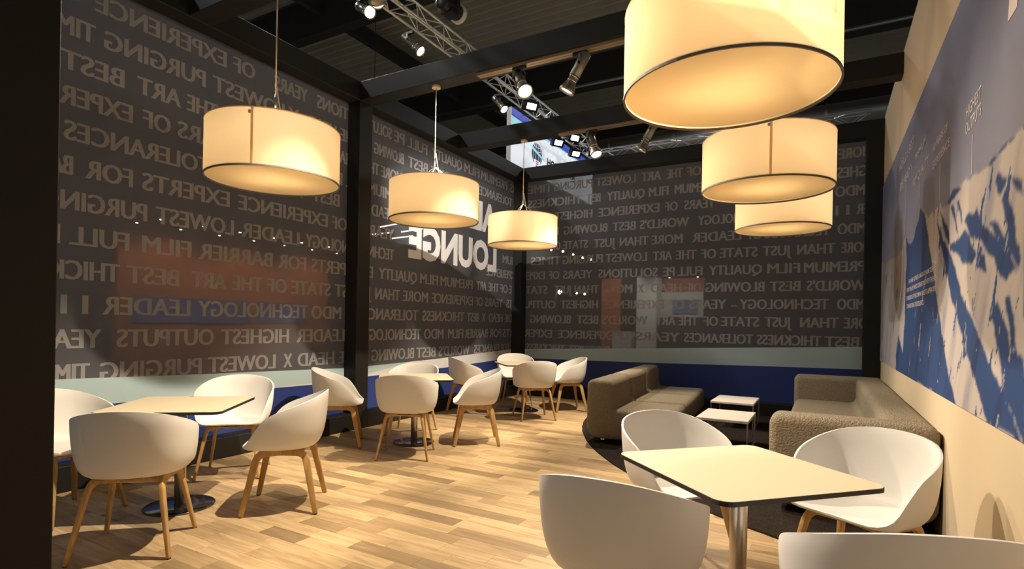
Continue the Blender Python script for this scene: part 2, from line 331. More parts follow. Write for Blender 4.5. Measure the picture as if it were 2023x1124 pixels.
def lamp(kind, name, parent, loc, power, color, radius=.05, aim=None, angle=None, blend=.5):
    d = bpy.data.lights.new(name, kind); d.energy = power; d.color = color; d.shadow_soft_size = radius
    o = bpy.data.objects.new(name, d); COL.objects.link(o); o.location = loc; o.parent = parent
    if aim is not None: o.rotation_euler = Vector(aim).to_track_quat('-Z', 'Y').to_euler()
    if angle: d.spot_size = angle; d.spot_blend = blend
    return o

# ------------------------------------------------------------------ room shell: floor
YB = .24            # front face of the back wall frame
XR = 5.76           # face of the right wall
ROW_Z = [.82 + .2775 * i for i in range(12)]
CAP = .152

def build_floor():
    fl = MB().box(-.45, XR, -10.5, YB + .22, -.12, -.006).build('floor', M_OAKBLOCK)
    structure(fl, 'pale oak plank floor of the lounge', 'floor')
    pw = .125; planks = []
    rows = int((YB + 9.2) / pw)
    rnd = random.Random(11)
    for i in range(rows):
        y1 = YB - i * pw; y0 = y1 - pw; x = -.02 - rnd.random() * .5
        while x < XR - .02:
            ln = rnd.choice((.34, .42, .48, .48, .55, .62, .7)); a = max(x, -.02); b = min(x + ln, XR)
            if b - a > .03: planks.append((a, b, y0, y1))
            x += ln
    # the camera stands at about (5.06, -9.04) and looks along (-.49, .87): near planks in view show largest
    cx, cy = 5.06, -9.04
    def key(p):
        dx = (p[0] + p[1]) / 2 - cx; dy = (p[2] + p[3]) / 2 - cy
        z = -.492 * dx + .870 * dy; s = .870 * dx + .492 * dy
        if z < 2.75 or s / z < -.84 or s / z > .95: return 1e6 + z
        if p[0] > 4.9 and p[2] > -5.2: return 1e5 + z
        return z
    planks.sort(key=key)
    meshes = {}
    for p in planks[:300]:
        k = (round(p[1] - p[0], 3))
        if k not in meshes:
            l = k / 2 - .0006; w = pw / 2 - .0006
            meshes[k] = MB().box(-l, l, -w, w, -.006, 0).mesh('plank'); meshes[k].materials.append(M_PLANK)
        o = bpy.data.objects.new('plank', meshes[k]); COL.objects.link(o); o.parent = fl
        o.location = ((p[0] + p[1]) / 2, (p[2] + p[3]) / 2, 0)
    mb = MB()
    for a, b, c, d in planks[300:]: mb.box(a + .0006, b - .0006, c + .0006, d - .0006, -.006, 0)
    o = mb.build('far_planks', M_PLANK, fl, fix=False); o['kind'] = 'stuff'
build_floor()

# ------------------------------------------------------------------ lettering
WORDS = {}
def make_words(words, offset=.018):
    tmp = []
    for w in sorted(set(words)):
        c = bpy.data.curves.new('w', 'FONT'); c.body = w; c.size = 1; c.resolution_u = 3; c.offset = offset; c.fill_mode = 'FRONT'
        o = bpy.data.objects.new('w', c); COL.objects.link(o); tmp.append((w, o, c))
    bpy.context.view_layer.update(); dg = bpy.context.evaluated_depsgraph_get()
    for w, o, c in tmp:
        me = bpy.data.meshes.new_from_object(o.evaluated_get(dg))
        v = np.array([p.co[:2] for p in me.vertices]); f = [tuple(p.vertices) for p in me.polygons]
        WORDS[(w, offset)] = (v, f); bpy.data.objects.remove(o); bpy.data.curves.remove(c); bpy.data.meshes.remove(me)
    return WORDS
def rows_words(D): return [t.split(' ')[0] for s in D.values() for t in s.split('|')]
make_words(rows_words(ROWS_LEFT_NEAR) + rows_words(ROWS_LEFT_FAR) + rows_words(ROWS_BACK) + ['H'], 0.0)
make_words(['ALPINE', 'LOUNGE', 'H', 'HOSOKAWA'], .048)
make_words([t[0] for t in MURAL_TEXT] + ['H'], .006)
CAPH = {k: WORDS[('H', k)][0][:, 1].max() - WORDS[('H', k)][0][:, 1].min() for k in (0.0, .048, .006)}

def put_word(mb, w, off, fn, cap):              # fn(u, h) -> 3-D point, u along the word 0..1, h above the baseline in metres
    v, f = WORDS[(w, off)]
    x0, x1 = v[:, 0].min(), v[:, 0].max(); zb = WORDS[('H', off)][0][:, 1].min()
    mb.add([fn((p[0] - x0) / (x1 - x0), (p[1] - zb) / CAPH[off] * cap) for p in v], f)

def clip(me, planes):
    bm = bmesh.new(); bm.from_mesh(me)
    for co, no in planes:
        bmesh.ops.bisect_plane(bm, geom=bm.verts[:] + bm.edges[:] + bm.faces[:], plane_co=co, plane_no=no, clear_outer=True)
    bm.to_mesh(me); bm.free(); return me

def lettering(rows, parent, plane, lo, hi):     # plane 'x': left wall (runs along y); 'y': back wall (runs along x)
    for k, s in rows.items():
        mb = MB()
        for t in s.split('|'):
            w, a, b = t.split(' '); a = float(a); b = float(b)
            sg = 1 if b > a else -1; a += sg * .0075; b -= sg * .0075
            for j, sh in enumerate((0, -.0075, .0075)):          # three strikes side by side make the heavy strokes
                e = .0006 * j
                if plane == 'x': fn = lambda u, h: (-.1985 + e, a + (b - a) * u + sh, ROW_Z[k] + h)
                else: fn = lambda u, h: (a + (b - a) * u + sh, YB + .1985 - e, ROW_Z[k] + h)
                put_word(mb, w, 0.0, fn, CAP)
        me = mb.mesh('lettering', fix=False)
        if plane == 'x': clip(me, [((0, lo, 0), (0, -1, 0)), ((0, hi, 0), (0, 1, 0))])
        else: clip(me, [((lo, 0, 0), (-1, 0, 0)), ((hi, 0, 0), (1, 0, 0))])
        if len(me.polygons): link('lettering', me, M_F_TEXT, parent)

def strip(name, m, parent, plane, top, bot, d):  # a band between two polylines [(s, z)...]
    ss = sorted({s for s, _ in top} | {s for s, _ in bot})
    it = lambda L, s: float(np.interp(s, [p[0] for p in L], [p[1] for p in L]))
    v = []; f = []
    for s in ss:
        for L in (bot, top): v.append((-.2 + d, s, it(L, s)) if plane == 'x' else (s, YB + .2 - d, it(L, s)))
    for i in range(len(ss) - 1): f.append((2*i, 2*i + 2, 2*i + 3, 2*i + 1))
    return MB().add(v, f).build(name, m, parent, fix=False)

# ------------------------------------------------------------------ left wall
def build_left():
    w = shell_empty('wall_left', 'black framed wall of tinted panels with mirrored grey lettering, left side', 'wall')
    w2 = w
    for y0, y1 in ((-8.28, -8.06), (-4.02, -3.80), (YB, YB + .22)):
        MB().box(-.22, 0, y0, y1, 0, 4.10).build('post', M_BLACK, w, bevel=(.004, 1))
    MB().box(-.22, 0, -10.2, YB + .22, 4.10, 4.33).build('header', M_BLACK, w, bevel=(.004, 1))
    for y0, y1 in ((-8.06, -4.02), (-3.80, YB)): MB().box(-.22, 0, y0, y1, 0, .20).build('skirting', M_BLACK, w, bevel=(.004, 1))
    near = MB().add([(-.2, -8.06, .2), (-.2, -4.02, .2), (-.2, -4.02, 4.1), (-.2, -8.06, 4.1)], [(0,1,2,3)]).build('tinted_panel', M_F_DARK, w, fix=False)
    dark = [(-8.06, .885), (-7.02, .856), (-5.84, .813), (-4.02, .758)]
    wt = [(-8.06, .635), (-5.04, .610), (-4.5, .612), (-4.02, .640)]; nv = [(-8.06, .635), (-5.04, .602), (-4.5, .592), (-4.02, .604)]
    strip('pale_blue_band', M_F_PALE, near, 'x', dark, wt, .003); strip('white_band', M_F_WHITE, near, 'x', wt, nv, .003)
    strip('navy_band', M_F_NAVY, near, 'x', nv, [(-8.06, .2), (-4.02, .2)], .003)
    lettering(ROWS_LEFT_NEAR, near, 'x', -8.06, -4.02)
    far = MB().add([(-.2, -3.8, .2), (-.2, YB, .2), (-.2, YB, 4.1), (-.2, -3.8, 4.1)], [(0,1,2,3)]).build('tinted_panel', M_F_DARK, w, fix=False)
    dark = [(-3.8, .757), (-3.58, .759), (-2.7, .773), (-2.14, .783), (YB, .858)]
    wt = [(-3.8, .640), (-3.58, .657), (-2.70, .773), (-2.14, .783), (YB, .858)]; nv = [(-3.8, .615), (-3.58, .623), (-1.87, .633), (-.12, .677), (YB, .69)]
    strip('pale_blue_band', M_F_PALE, far, 'x', dark, wt, .003); strip('white_band', M_F_WHITE, far, 'x', wt, nv, .003)
    strip('navy_band', M_F_NAVY, far, 'x', nv, [(-3.8, .2), (YB, .2)], .003)
    lettering(ROWS_LEFT_FAR, far, 'x', -3.8, YB)
    for wd, a, b, z, cap in (('LOUNGE', -.36, -2.83, 2.285, .52), ('ALPINE', -.38, -2.44, 2.965, .52)):
        mb = MB(); put_word(mb, wd, .048, lambda u, h: (-.197, a + (b - a) * u, z + h), cap)
        o = mb.build('large_lettering', M_LOUNGE, far, fix=False); o['label'] = 'large white mirrored word ' + wd
build_left()

# ------------------------------------------------------------------ back wall
def build_back():
    w = shell_empty('wall_back', 'black framed tinted panel wall with mirrored grey lettering across the far end', 'wall')
    MB().box(5.545, XR, YB, YB + .22, 0, 4.10).build('post', M_BLACK, w, bevel=(.004, 1))
    MB().box(0, XR, YB, YB + .22, 4.10, 4.33).build('header', M_BLACK, w, bevel=(.004, 1))
    MB().box(0, 5.545, YB, YB + .22, 0, .20).build('skirting', M_BLACK, w, bevel=(.004, 1))
    p = MB().add([(0, YB + .2, .2), (5.545, YB + .2, .2), (5.545, YB + .2, 4.1), (0, YB + .2, 4.1)], [(0,1,2,3)]).build('tinted_panel', M_F_DARK, w, fix=False)
    dark = [(0, .866), (.06, .868), (2.59, .975), (5.545, 1.109)]; nv = [(0, .687), (.2, .689), (1.27, .702), (2.55, .721), (4.4, .761), (5.545, .779)]
    strip('pale_blue_band', M_F_PALE, p, 'y', dark, nv, .003)
    strip('navy_band', M_F_NAVY, p, 'y', nv, [(0, .2), (5.545, .2)], .003)
    lettering(ROWS_BACK, p, 'y', 0, 5.545)
build_back()

# ------------------------------------------------------------------ right wall
def build_right():
    w = MB().box(XR, XR + .06, -10.2, YB + .22, 0, 4.36).build('wall_right', M_CREAM)
    structure(w, 'tall cream fabric wall on the right side of the lounge', 'wall')
    po = MB().box(2.28, 2.50, -8.28, -8.06, 0, 4.10).build('trim_1', M_BLACK, bevel=(.004, 1))
    structure(po, 'black square entrance post close to the camera at the left edge', 'post')
build_right()

# ------------------------------------------------------------------ mural print
def fbm(x, y, seed, octs=4):
    rng = np.random.RandomState(seed); out = 0; amp = 1; tot = 0
    for o in range(octs):
        T = rng.rand(64, 64); xi = np.floor(x).astype(int); yi = np.floor(y).astype(int); fx = x - xi; fy = y - yi
        fx = fx * fx * (3 - 2 * fx); fy = fy * fy * (3 - 2 * fy); g = lambda a, b: T[a % 64, b % 64]
        n = (g(xi, yi) * (1 - fx) + g(xi + 1, yi) * fx) * (1 - fy) + (g(xi, yi + 1) * (1 - fx) + g(xi + 1, yi + 1) * fx) * fy
        out = out + n * amp; tot += amp; amp *= .55; x = x * 2.1 + 3.7; y = y * 2.1 + 1.3
    return out / tot
def inside(poly, X, Y):
    r = np.zeros(X.shape, bool); n = len(poly); j = n - 1
    for i in range(n):
        xi, yi = poly[i]; xj, yj = poly[j]
        with np.errstate(divide='ignore', invalid='ignore'):
            c = ((yi > Y) != (yj > Y)) & (X < (xj - xi) * (Y - yi) / (yj - yi + 1e-12) + xi)
        r ^= c; j = i
    return r
def build_mural():
    y0, y1, z0, z1 = -8.2, YB - .02, .93, 3.36
    ny, nz = 560, 210
    ys = np.linspace(y1, y0, ny); zs = np.linspace(z0, z1, nz); Y, Z = np.meshgrid(ys, zs, indexing='ij')
    # warp so that painted edges look broken like rock
    Yw = Y + (fbm(Y * 7, Z * 9, 1) - .5) * .07; Zw = Z + (fbm(Y * 7, Z * 12, 2) - .5) * .05
    sky_t = np.clip((Z - 2.1) / 1.2, 0, 1)[..., None]
    col = np.array([.215, .220, .290]) * (1 - sky_t) + np.array([.155, .170, .260]) * sky_t
    col = col + (fbm(Y * 1.2, Z * 2, 3) - .5)[..., None] * .03
    snow = np.array([.44, .39, .365]); blue = np.array([.030, .060, .160]); navy = np.array([.022, .030, .085]); grey = np.array([.23, .225, .25])
    ry = np.array([p[0] for p in RIDGE][::-1] ); rz = np.array([p[1] for p in RIDGE][::-1])
    ry = np.concatenate(([-9.6, -8.6, -7.6, -6.8], ry)); rz = np.concatenate(([2.35, 2.75, 2.6, 2.35], rz))
    o = np.argsort(ry); ridge = np.interp(Yw, ry[o], rz[o])
    rock = Zw < ridge
    st = fbm(Y * 5 + Z * 3, Z * 1.5, 4)                          # long streaks running down the rock faces
    st2 = fbm(Y * 11 + Z * 5, Z * 4, 5)
    base = snow * (1 - np.clip((st - .48) * 3.0, 0, 1)[..., None] * .7) + np.array([.20, .21, .27]) * (np.clip((st - .48) * 3.0, 0, 1)[..., None] * .7)
    base = np.where(((st2 > .68) & (st > .42))[..., None], blue * 1.2, base)
    dim = np.clip((Y + 2.6) / 1.0, 0, 1)[..., None]               # far left part of the picture is hazier
    base = base * (1 - dim * .5) + grey * dim * .5
    dark = blue * (1 - np.clip((st - .52) * 3.5, 0, 1)[..., None]) + navy * np.clip((st - .52) * 3.5, 0, 1)[..., None]
    sh = np.zeros(Y.shape, bool)
    for p in SHADED: sh |= inside(p, Yw, Zw)
    more = (fbm(Y * 2.2 + Z * 1.3, Z * 1.5, 6) > .56) & (Y < -6.15)
    slivers = (st2 > .76) & (Z < 1.9)
    def soft(mask, n=2):                                          # printed edges are slightly soft
        a = mask.astype(float)
        for _ in range(n):
            b = np.pad(a, 1, mode='edge'); a = (b[:-2, 1:-1] + b[2:, 1:-1] + b[1:-1, :-2] + b[1:-1, 2:] + 2 * a) / 6
        return a[..., None]
    inner = np.where(slivers[..., None], grey * 1.1, dark); fs = soft(sh | more, 1); c2 = inner * fs + base * (1 - fs)
    fr = soft(rock, 1); col = c2 * fr + col * (1 - fr)
    v = [(XR - .012, float(a), float(b)) for a in ys for b in zs]
    f = [(i * nz + j, i * nz + j + 1, (i + 1) * nz + j + 1, (i + 1) * nz + j) for i in range(ny - 1) for j in range(nz - 1)]
    n0 = len(v)
    for a, b in ((y1, z0), (y0, z0), (y0, z1), (y1, z1)): v.append((XR - .001, a, b))
    cidx = [0, (ny - 1) * nz, ny * nz - 1, nz - 1]
    f += [(cidx[i], cidx[(i + 1) % 4], n0 + (i + 1) % 4, n0 + i) for i in range(4)] + [(n0, n0 + 1, n0 + 2, n0 + 3)]
    me = bpy.data.meshes.new('mountain_mural'); me.from_pydata(v, [], f)
    ca = me.color_attributes.new('print', 'FLOAT_COLOR', 'POINT')
    flat = np.concatenate([col.reshape(-1, 3), np.full((4, 3), .02)]); rgba = np.concatenate([np.clip(flat, 0, 1), np.ones((len(flat), 1))], 1)
    ca.data.foreach_set('color', rgba.astype(np.float32).ravel())
    o = link('mountain_mural', me, M_MURAL)
    tag(o, 'wide blue and white mountain mural with small white lettering, mounted on cream wall', 'mural')
    X = XR - .0145
    for w, a, b, z, cap in MURAL_TEXT:
        mb = MB(); put_word(mb, w, .006, lambda u, h: (X, a + (b - a) * u, z + h), cap); q = mb.build('lettering', M_MURAL_TXT, o, fix=False)
        if ' ' in w: q['kind'] = 'stuff'
    for y, za, zb in MURAL_LINES: MB().box(X, X + .002, y - .006, y + .006, zb, za).build('pointer_line', M_MURAL_TXT, o)
    q = MURAL_BIG; MB().prism(q, X, X + .002, 'x').build('large_lettering', M_MURAL_TXT, o)
build_mural()

# ------------------------------------------------------------------ beams overhead and their tracks
BEAM_Y = (-6.15, -4.02, -1.89)
beam_names = ('black beam nearest the camera, crossing the top left corner', 'black beam joined to the middle post, with two spotlights on its track', 'black beam beside the hanging sign, farther of the two with spotlights')
for y, lab in zip(BEAM_Y, beam_names):
    b = thing('ceiling_beam', lab, 'beam', (0, y + .11, 4.1), 0, 'beams across the lounge')
    MB().box(.001, XR - .001, -.11, .11, 0, .23).build('beam_box', M_BLACK, b, bevel=(.004, 1))
    MB().box(1.70, 4.2, -.075, -.035, -.032, -.001).build('track_rail', M_RAIL, b)
    MB().box(1.70, 4.2, -.030, .010, -.032, -.001).build('track_rail', M_RAIL, b)

# ------------------------------------------------------------------ hall above and beyond
def build_hall():
    mb = MB(); n = 130; y = -14.0; v = []; prof = []
    for i in range(n):
        y0 = -14 + i * .30
        prof += [(y0, 9.5), (y0 + .09, 9.5), (y0 + .13, 9.62), (y0 + .24, 9.62)]
    prof.append((-14 + n * .30, 9.5))
    for a, b in prof: v += [(-18, a, b), (22, a, b)]
    f = [(2*i, 2*i + 1, 2*i + 3, 2*i + 2) for i in range(len(prof) - 1)]
    c = mb.add(v, f).build('ceiling', M_ROOF, fix=False); structure(c, 'ribbed metal roof of the exhibition hall high above', 'ceiling')
    for i, y in enumerate((-5.5, .5, 6.5, 12.5)): MB().box(-18, 22, y, y + .3, 8.5, 9.45).build('girder', M_GIRDER, c)
    for i, x in enumerate((-6, 1.2, 8.4)): MB().box(x, x + .16, -14, 24, 8.9, 9.3).build('girder', M_GIRDER, c)
    h = MB().box(-18, 22, 24, 24.2, 0, 9.5).build('wall_hall_back', M_HALL); structure(h, 'dark far wall of the exhibition hall', 'wall')
    h = MB().box(-12.2, -12, -14, 24, 0, 9.5).build('wall_hall_left', M_HALL); structure(h, 'dark side wall of the exhibition hall behind the left panels', 'wall')
    h = MB().box(-18, 22, -14, 24, -.3, -.121).build('floor_hall', M_HALLFLOOR); structure(h, 'grey hall floor outside the lounge', 'floor')
    d = thing('air_duct', 'silver ventilation duct running high behind the back wall', 'duct', (0, 8, 7.05))
    MB().tube((-8, 0, 0), (12, 0, 0), .32, 24).build('duct_pipe', M_DUCT, d, smooth=True)
    for x in range(-7, 12, 2): MB().tube((x, 0, 0), (x + .06, 0, 0), .34, 24).build('collar', M_DUCT, d)
    for x in (-4, 4, 10): MB().tube((x, 0, .3), (x, 0, 2.4), .01, 6).build('hanger', M_GIRDER, d)
    p = thing('conduit', 'thin silver pipe under the roof behind the track spotlights', 'pipe', (0, 6, 8.35))
    MB().tube((-9, 0, 0), (9, 0, 0), .05, 10).build('pipe', M_DUCT, p, smooth=True)
    for x in (-8, -6, -4, -2, 0, 2): MB().tube((x, 0, .05), (x, 0, 1.1), .012, 6).build('hanger', M_GIRDER, p)
build_hall()
def added_high_bay(x, y, lab):  # lamps added out of view so the tinted films glow from outside
    t = thing('added_high_bay_lamp', lab, 'added hall lamp', (x, y, 8.2), 0, 'added high bay lamps outside the lounge')
    MB().lathe([(.0, .42), (.08, .42), (.09, .22), (.26, .0), (.25, .0), (.08, .20), (0, .20)], 24).build('reflector', M_GIRDER, t, smooth=True)
    MB().tube((0, 0, .42), (0, 0, 1.30), .012, 6).build('hanger', M_GIRDER, t)
    MB().lathe([(0, .12), (.12, .12)], 20, cap=False).build('lens', M_TUBE, t, fix=False)
    lamp('SPOT', 'added_hall_beam', t, (0, 0, .05), P_HALL, COOL, .2, (0, 0, -1), R(150), .4)
added_high_bay(-3.2, -7.2, 'added unseen hall lamp high outside the left wall, nearer the camera')
added_high_bay(-3.2, -2.2, 'added unseen hall lamp high outside the left wall, farther from the camera')
added_high_bay(3.0, 4.9, 'added unseen hall lamp high outside the back wall')

# ------------------------------------------------------------------ chairs
RIM = [(0,.245,.447),(.10,.247,.444),(.185,.236,.446),(.236,.198,.478),(.264,.145,.562),(.284,.085,.634),(.295,.015,.674),(.290,-.065,.704),(.266,-.142,.733),(.212,-.212,.762),(.118,-.254,.783),(0,-.268,.790)]
def catmull(P, n):
    P = [Vector(p) for p in P]; out = []; m = len(P) - 1
    for i in range(n + 1):
        t = i / n * m; k = min(int(t), m - 1); u = t - k
        a = P[k - 1] if k else Vector((-P[1].x, P[1].y, P[1].z)); b = P[k]; c = P[k + 1]; d = P[k + 2] if k + 2 <= m else Vector((-P[m-1].x, P[m-1].y, P[m-1].z))
        out.append(.5 * ((2 * b) + (c - a) * u + (2*a - 5*b + 4*c - d) * u*u + (3*b - a - 3*c + d) * u**3))
    return out
def shell_mesh():
    half = catmull(RIM, 26); rim = half + [Vector((-p.x, p.y, p.z)) for p in half[-2:0:-1]]; n = len(rim)
    C = Vector((0, .03, .428)); rings = 15; v = [tuple(C)]; f = []
    for j in range(1, rings + 1):
        s = j / rings
        for p in rim:
            back = max(0.0, min(1.0, (.22 - p.y) / .42)); lift = max(0, (p.z - .447)) / .343
            # foot of the wall: an inner footprint ellipse; the front runs straight out to the lip
            k = 1.0 - .26 * min(1, lift * 2.2) * (.65 + .35 * back)
            B = Vector((p.x * k * (.97 if lift < .05 else 1), .02 + (p.y - .02) * (k if p.y < .05 else k * .4 + .6), .428 + .010 * (1 - min(1, lift * 3))))
            if s < .45:
                q = C.lerp(B, s / .45); q.z = .428 + (B.z - .428) * (s / .45) ** 2
            else:
                t = (s - .45) / .55; K = Vector((B.x + (p.x - B.x) * .93, B.y + (p.y - B.y) * .86, B.z + (p.z - B.z) * .07))
                q = B * (1 - t) ** 2 + K * 2 * t * (1 - t) + p * t * t
            v.append(tuple(q))
    for i in range(n): f.append((0, 1 + i, 1 + (i + 1) % n))
    for j in range(rings - 1):
        for i in range(n): f.append((1 + j*n + i, 1 + (j+1)*n + i, 1 + (j+1)*n + (i+1) % n, 1 + j*n + (i+1) % n))
    return MB().add(v, f).mesh('shell', smooth=True)
def make_chair():
    t = thing('shell_chair', 'x', 'chair', (0,0,0), 0, 'white shell chairs with oak legs'); t.scale = (1.05, 1.05, 1.065)
    me = shell_mesh(); o = link('shell', me, M_SHELL, t)
    sd = o.modifiers.new('thick', 'SOLIDIFY'); sd.thickness = .011; sd.offset = 0
    bv = o.modifiers.new('soft', 'BEVEL'); bv.width = .003; bv.segments = 2; bv.limit_method = 'ANGLE'; bv.angle_limit = R(60)
    zt = .392
    for sx in (-1, 1):
        for sy in (-1, 1):
            foot = Vector((sx * .238, sy * .232, .003)); knee = Vector((sx * .170, sy * .150, zt)); mid = Vector((sx * .158, 0, zt + .006))
            d1 = (foot - knee).normalized(); d2 = (mid - knee).normalized(); pts = [foot]; tp = [.72]
            a = knee + d1 * .055; b = knee + d2 * .055
            for i in range(7):
                u = i / 6; pts.append(a * (1-u)**2 + knee * 2*u*(1-u) + b * u*u); tp.append(1.0)
            pts.append(mid); tp.append(1.0)
            MB().sweep(pts, .046, .024, up=(sx, 0, .25), taper=tp).build('leg', M_OAK, t, bevel=(.004, 2))
            MB().lathe([(.011, 0), (.012, .003), (.011, .004)], 10, (foot.x, foot.y, 0)).build('glide', M_PLASTIC, [c for c in t.children if c.name.startswith('leg')][-1])
    for sy in (-1, 1): MB().sweep([(-.165, sy * .118, zt + .004), (0, sy * .112, zt + .010), (.165, sy * .118, zt + .004)], .038, .022).build('cross_rail', M_OAK, t, bevel=(.003, 1))
    for sy in (-1, 1): MB().box(-.07, .07, sy * .115 - .018, sy * .115 + .018, zt + .014, .424).build('seat_mount', M_OAKBLOCK, t)
    return t
CHAIRS = [
    (.530, -7.245, 14, 'white shell chair half hidden by the black post at left edge'),
    (1.515, -7.272, 134, 'white shell chair seen from behind, nearest on the left, covering the steel column'),
    (.540, -5.995, 314, 'white shell chair against the pale blue band, behind the nearest left table'),
    (1.632, -6.314, 221, 'white shell chair in side view, at the right of the nearest left table'),
    (.424, -4.684, 42.5, 'white shell chair in front of the black middle post'),
    (1.371, -4.66, 120, 'white shell chair seen from behind at the middle left table'),
    (.680, -3.75, 292, 'white shell chair whose back rises just above the middle left table top'),
    (1.614, -3.74, 216, 'white shell chair in side view, right of the middle left table'),
    (.413, -2.136, 55, 'white shell chair turned side-on by the navy band, left of the far table'),
    (.545, -.896, 307, 'white shell chair in the far left corner beneath the smallest left pendant'),
    (1.439, -1.955, 134.5, 'white shell chair seen from behind at the far table, before its column'),
    (1.525, -.947, 220, 'white shell chair between the far table and the lounge seats'),
    (4.348, -5.819, 317, 'white shell chair facing the camera beside the carpet edge, at the near right table'),
    (5.238, -5.758, 239, 'white shell chair in front of the sofa arm at the near right table'),
    (4.40, -6.987, 91, 'large white chair back in the bottom foreground, left of the near right table'),
    (5.259, -7.00, 111, 'cropped white chair back at the bottom right corner'),
]
proto = make_chair()
for i, (x, y, a, lab) in enumerate(CHAIRS):
    o = proto if i == 0 else copy_tree(proto)
    o.location = (x, y, 0); o.rotation_euler = (0, 0, R(a - 90)); o['label'] = lab

# ------------------------------------------------------------------ dining tables
def rsquare(h, r, n=6):
    out = []
    for k, (cx, cy) in enumerate(((h - r, h - r), (-h + r, h - r), (-h + r, -h + r), (h - r, -h + r))):
        for i in range(n + 1):
            t = math.pi / 2 * (k + i / n); out.append((cx + r * math.cos(t), cy + r * math.sin(t)))
    return out
def make_table():
    t = thing('bistro_table', 'x', 'table', (0,0,0), 0, 'square bistro tables')
    tp = MB().prism(rsquare(.397, .06), .721, .7385, 'z').build('tabletop', M_EDGE, t)
    MB().prism(rsquare(.395, .059), .7386, .7400, 'z').build('laminate_surface', M_HPL, tp)
    MB().box(-.16, .16, -.16, .16, .714, .721).build('mounting_plate', M_EDGE, tp)
    MB().tube((0,0,.012), (0,0,.714), .037, 28).build('column', M_STEEL, t, smooth=True, bevel=(.001, 1))
    MB().lathe([(.225, 0), (.228, .004), (.228, .010), (.222, .014), (.12, .018), (.05, .022), (.0, .022)], 48).build('base_disc', M_DISC, t, smooth=True, bevel=(.001, 1))
    return t
TABLES = [(1.03, -6.74, 38, 'square cream table with black edge on steel column, nearest on the left side'),
          (1.06, -4.16, 42, 'square cream table between the black middle post and the wooden floor centre'),
          (1.00, -1.44, 46, 'square cream table in the far left corner'),
          (4.745, -6.41, 46.5, 'large looking cream table with black edge in the right foreground')]
pt = make_table()
for i, (x, y, a, lab) in enumerate(TABLES):
    o = pt if i == 0 else copy_tree(pt); o.location = (x, y, 0); o.rotation_euler = (0, 0, R(a)); o['label'] = lab

# ------------------------------------------------------------------ carpet, lounge seats, sofa, side tables
def build_rug():
    cx, cy, r = 7.519, -.179, 5.604; pts = []
    a0 = math.atan2(YB - .03 - cy, -math.sqrt(r*r - (YB - .03 - cy)**2)); a1 = math.atan2(-math.sqrt(r*r - (XR - .02 - cx)**2), XR - .02 - cx) + 2 * math.pi
    for i in range(61):
        t = a0 + (a1 - a0) * i / 60; j = random.uniform(-.004, .004); pts.append((cx + (r + j) * math.cos(t), cy + (r + j) * math.sin(t)))
    pts.append((XR - .02, YB - .03))
    MBo = MB().prism(pts, 0.0, .012, 'z').build('carpet', M_RUG); tag(MBo, 'dark brown carpet with a curved edge under the sofa and lounge seats', 'carpet')
build_rug()
ZR = .012
def arc(cx, cz, r, a0, a1, n=6): return [(cx + r * math.cos(R(a0 + (a1 - a0) * i / n)), cz + r * math.sin(R(a0 + (a1 - a0) * i / n))) for i in range(n + 1)]
def seat_profile(D, T, hs, hb, z0, rb=.15, rt=.075, inner=.07):   # back at x = 0..T, seat front at x = D
    p = arc(rb, z0 + rb, rb, 180, 270) + arc(D - .12, z0 + .12, .12, 270, 360) + arc(D - .07, hs - .07, .07, 0, 90)
    p += [(x, z) for x, z in arc(T + inner, hs + inner, inner, 270, 180)] + arc(T - rt, hb - rt, rt, 0, 90) + arc(rt, hb - rt, rt, 90, 180)
    return p
def soft_prism(poly, a, b, r, n=5):                              # extrusion along y whose end edges are rounded with radius r
    P = [Vector((x, z)) for x, z in poly]; out = [P[0]]
    for q in P[1:]:
        if (q - out[-1]).length > 1e-4: out.append(q)
    if (out[0] - out[-1]).length < 1e-4: out.pop()
    P = out; m = len(P); area = sum(P[i].x * P[(i+1) % m].y - P[(i+1) % m].x * P[i].y for i in range(m)); sg = 1 if area > 0 else -1
    N = []
    for i in range(m):
        e0 = (P[i] - P[i-1]).normalized(); e1 = (P[(i+1) % m] - P[i]).normalized(); t = (e0 + e1).normalized()
        k = max(.5, t.dot(e1)); N.append(Vector((-t.y, t.x)) * sg / k)          # inward
    secs = []
    for i in range(n + 1): th = math.pi / 2 * i / n; secs.append((a + r * (1 - math.cos(th)), r * (1 - math.sin(th))))
    secs += [(b - (y - a), d) for y, d in secs[::-1]]
    v = [(P[i].x + N[i].x * d, y, P[i].y + N[i].y * d) for y, d in secs for i in range(m)]; S = len(secs)
    f = [(j*m + i, j*m + (i+1) % m, (j+1)*m + (i+1) % m, (j+1)*m + i) for j in range(S - 1) for i in range(m)]
    f += [tuple(range(m))[::-1], tuple(range((S-1)*m, S*m))]
    return MB().add(v, f)
def lounge(loc, lab):
    t = thing('lounge_seat', lab, 'lounge seat', loc, R(4.4), 'beige lounge seats in a row')
    soft_prism(seat_profile(1.0, .30, .40, .73, .06), .03, .945, .05).build('upholstered_body', M_BOUCLE, t, smooth=True)
    for x, y in ((.18, .12), (.18, .88), (.85, .12), (.85, .88)): MB().tube((x, y, ZR), (x, y, .075), .03, 12).build('foot', M_CHROME, t, smooth=True)
    return t
lounge((2.690, -3.100, 0), 'nearest beige boucle lounge seat at the curved carpet edge')
lounge((2.611, -2.083, 0), 'middle beige boucle lounge seat of the row of three')
lounge((2.532, -1.066, 0), 'farthest beige boucle lounge seat, by the back wall')

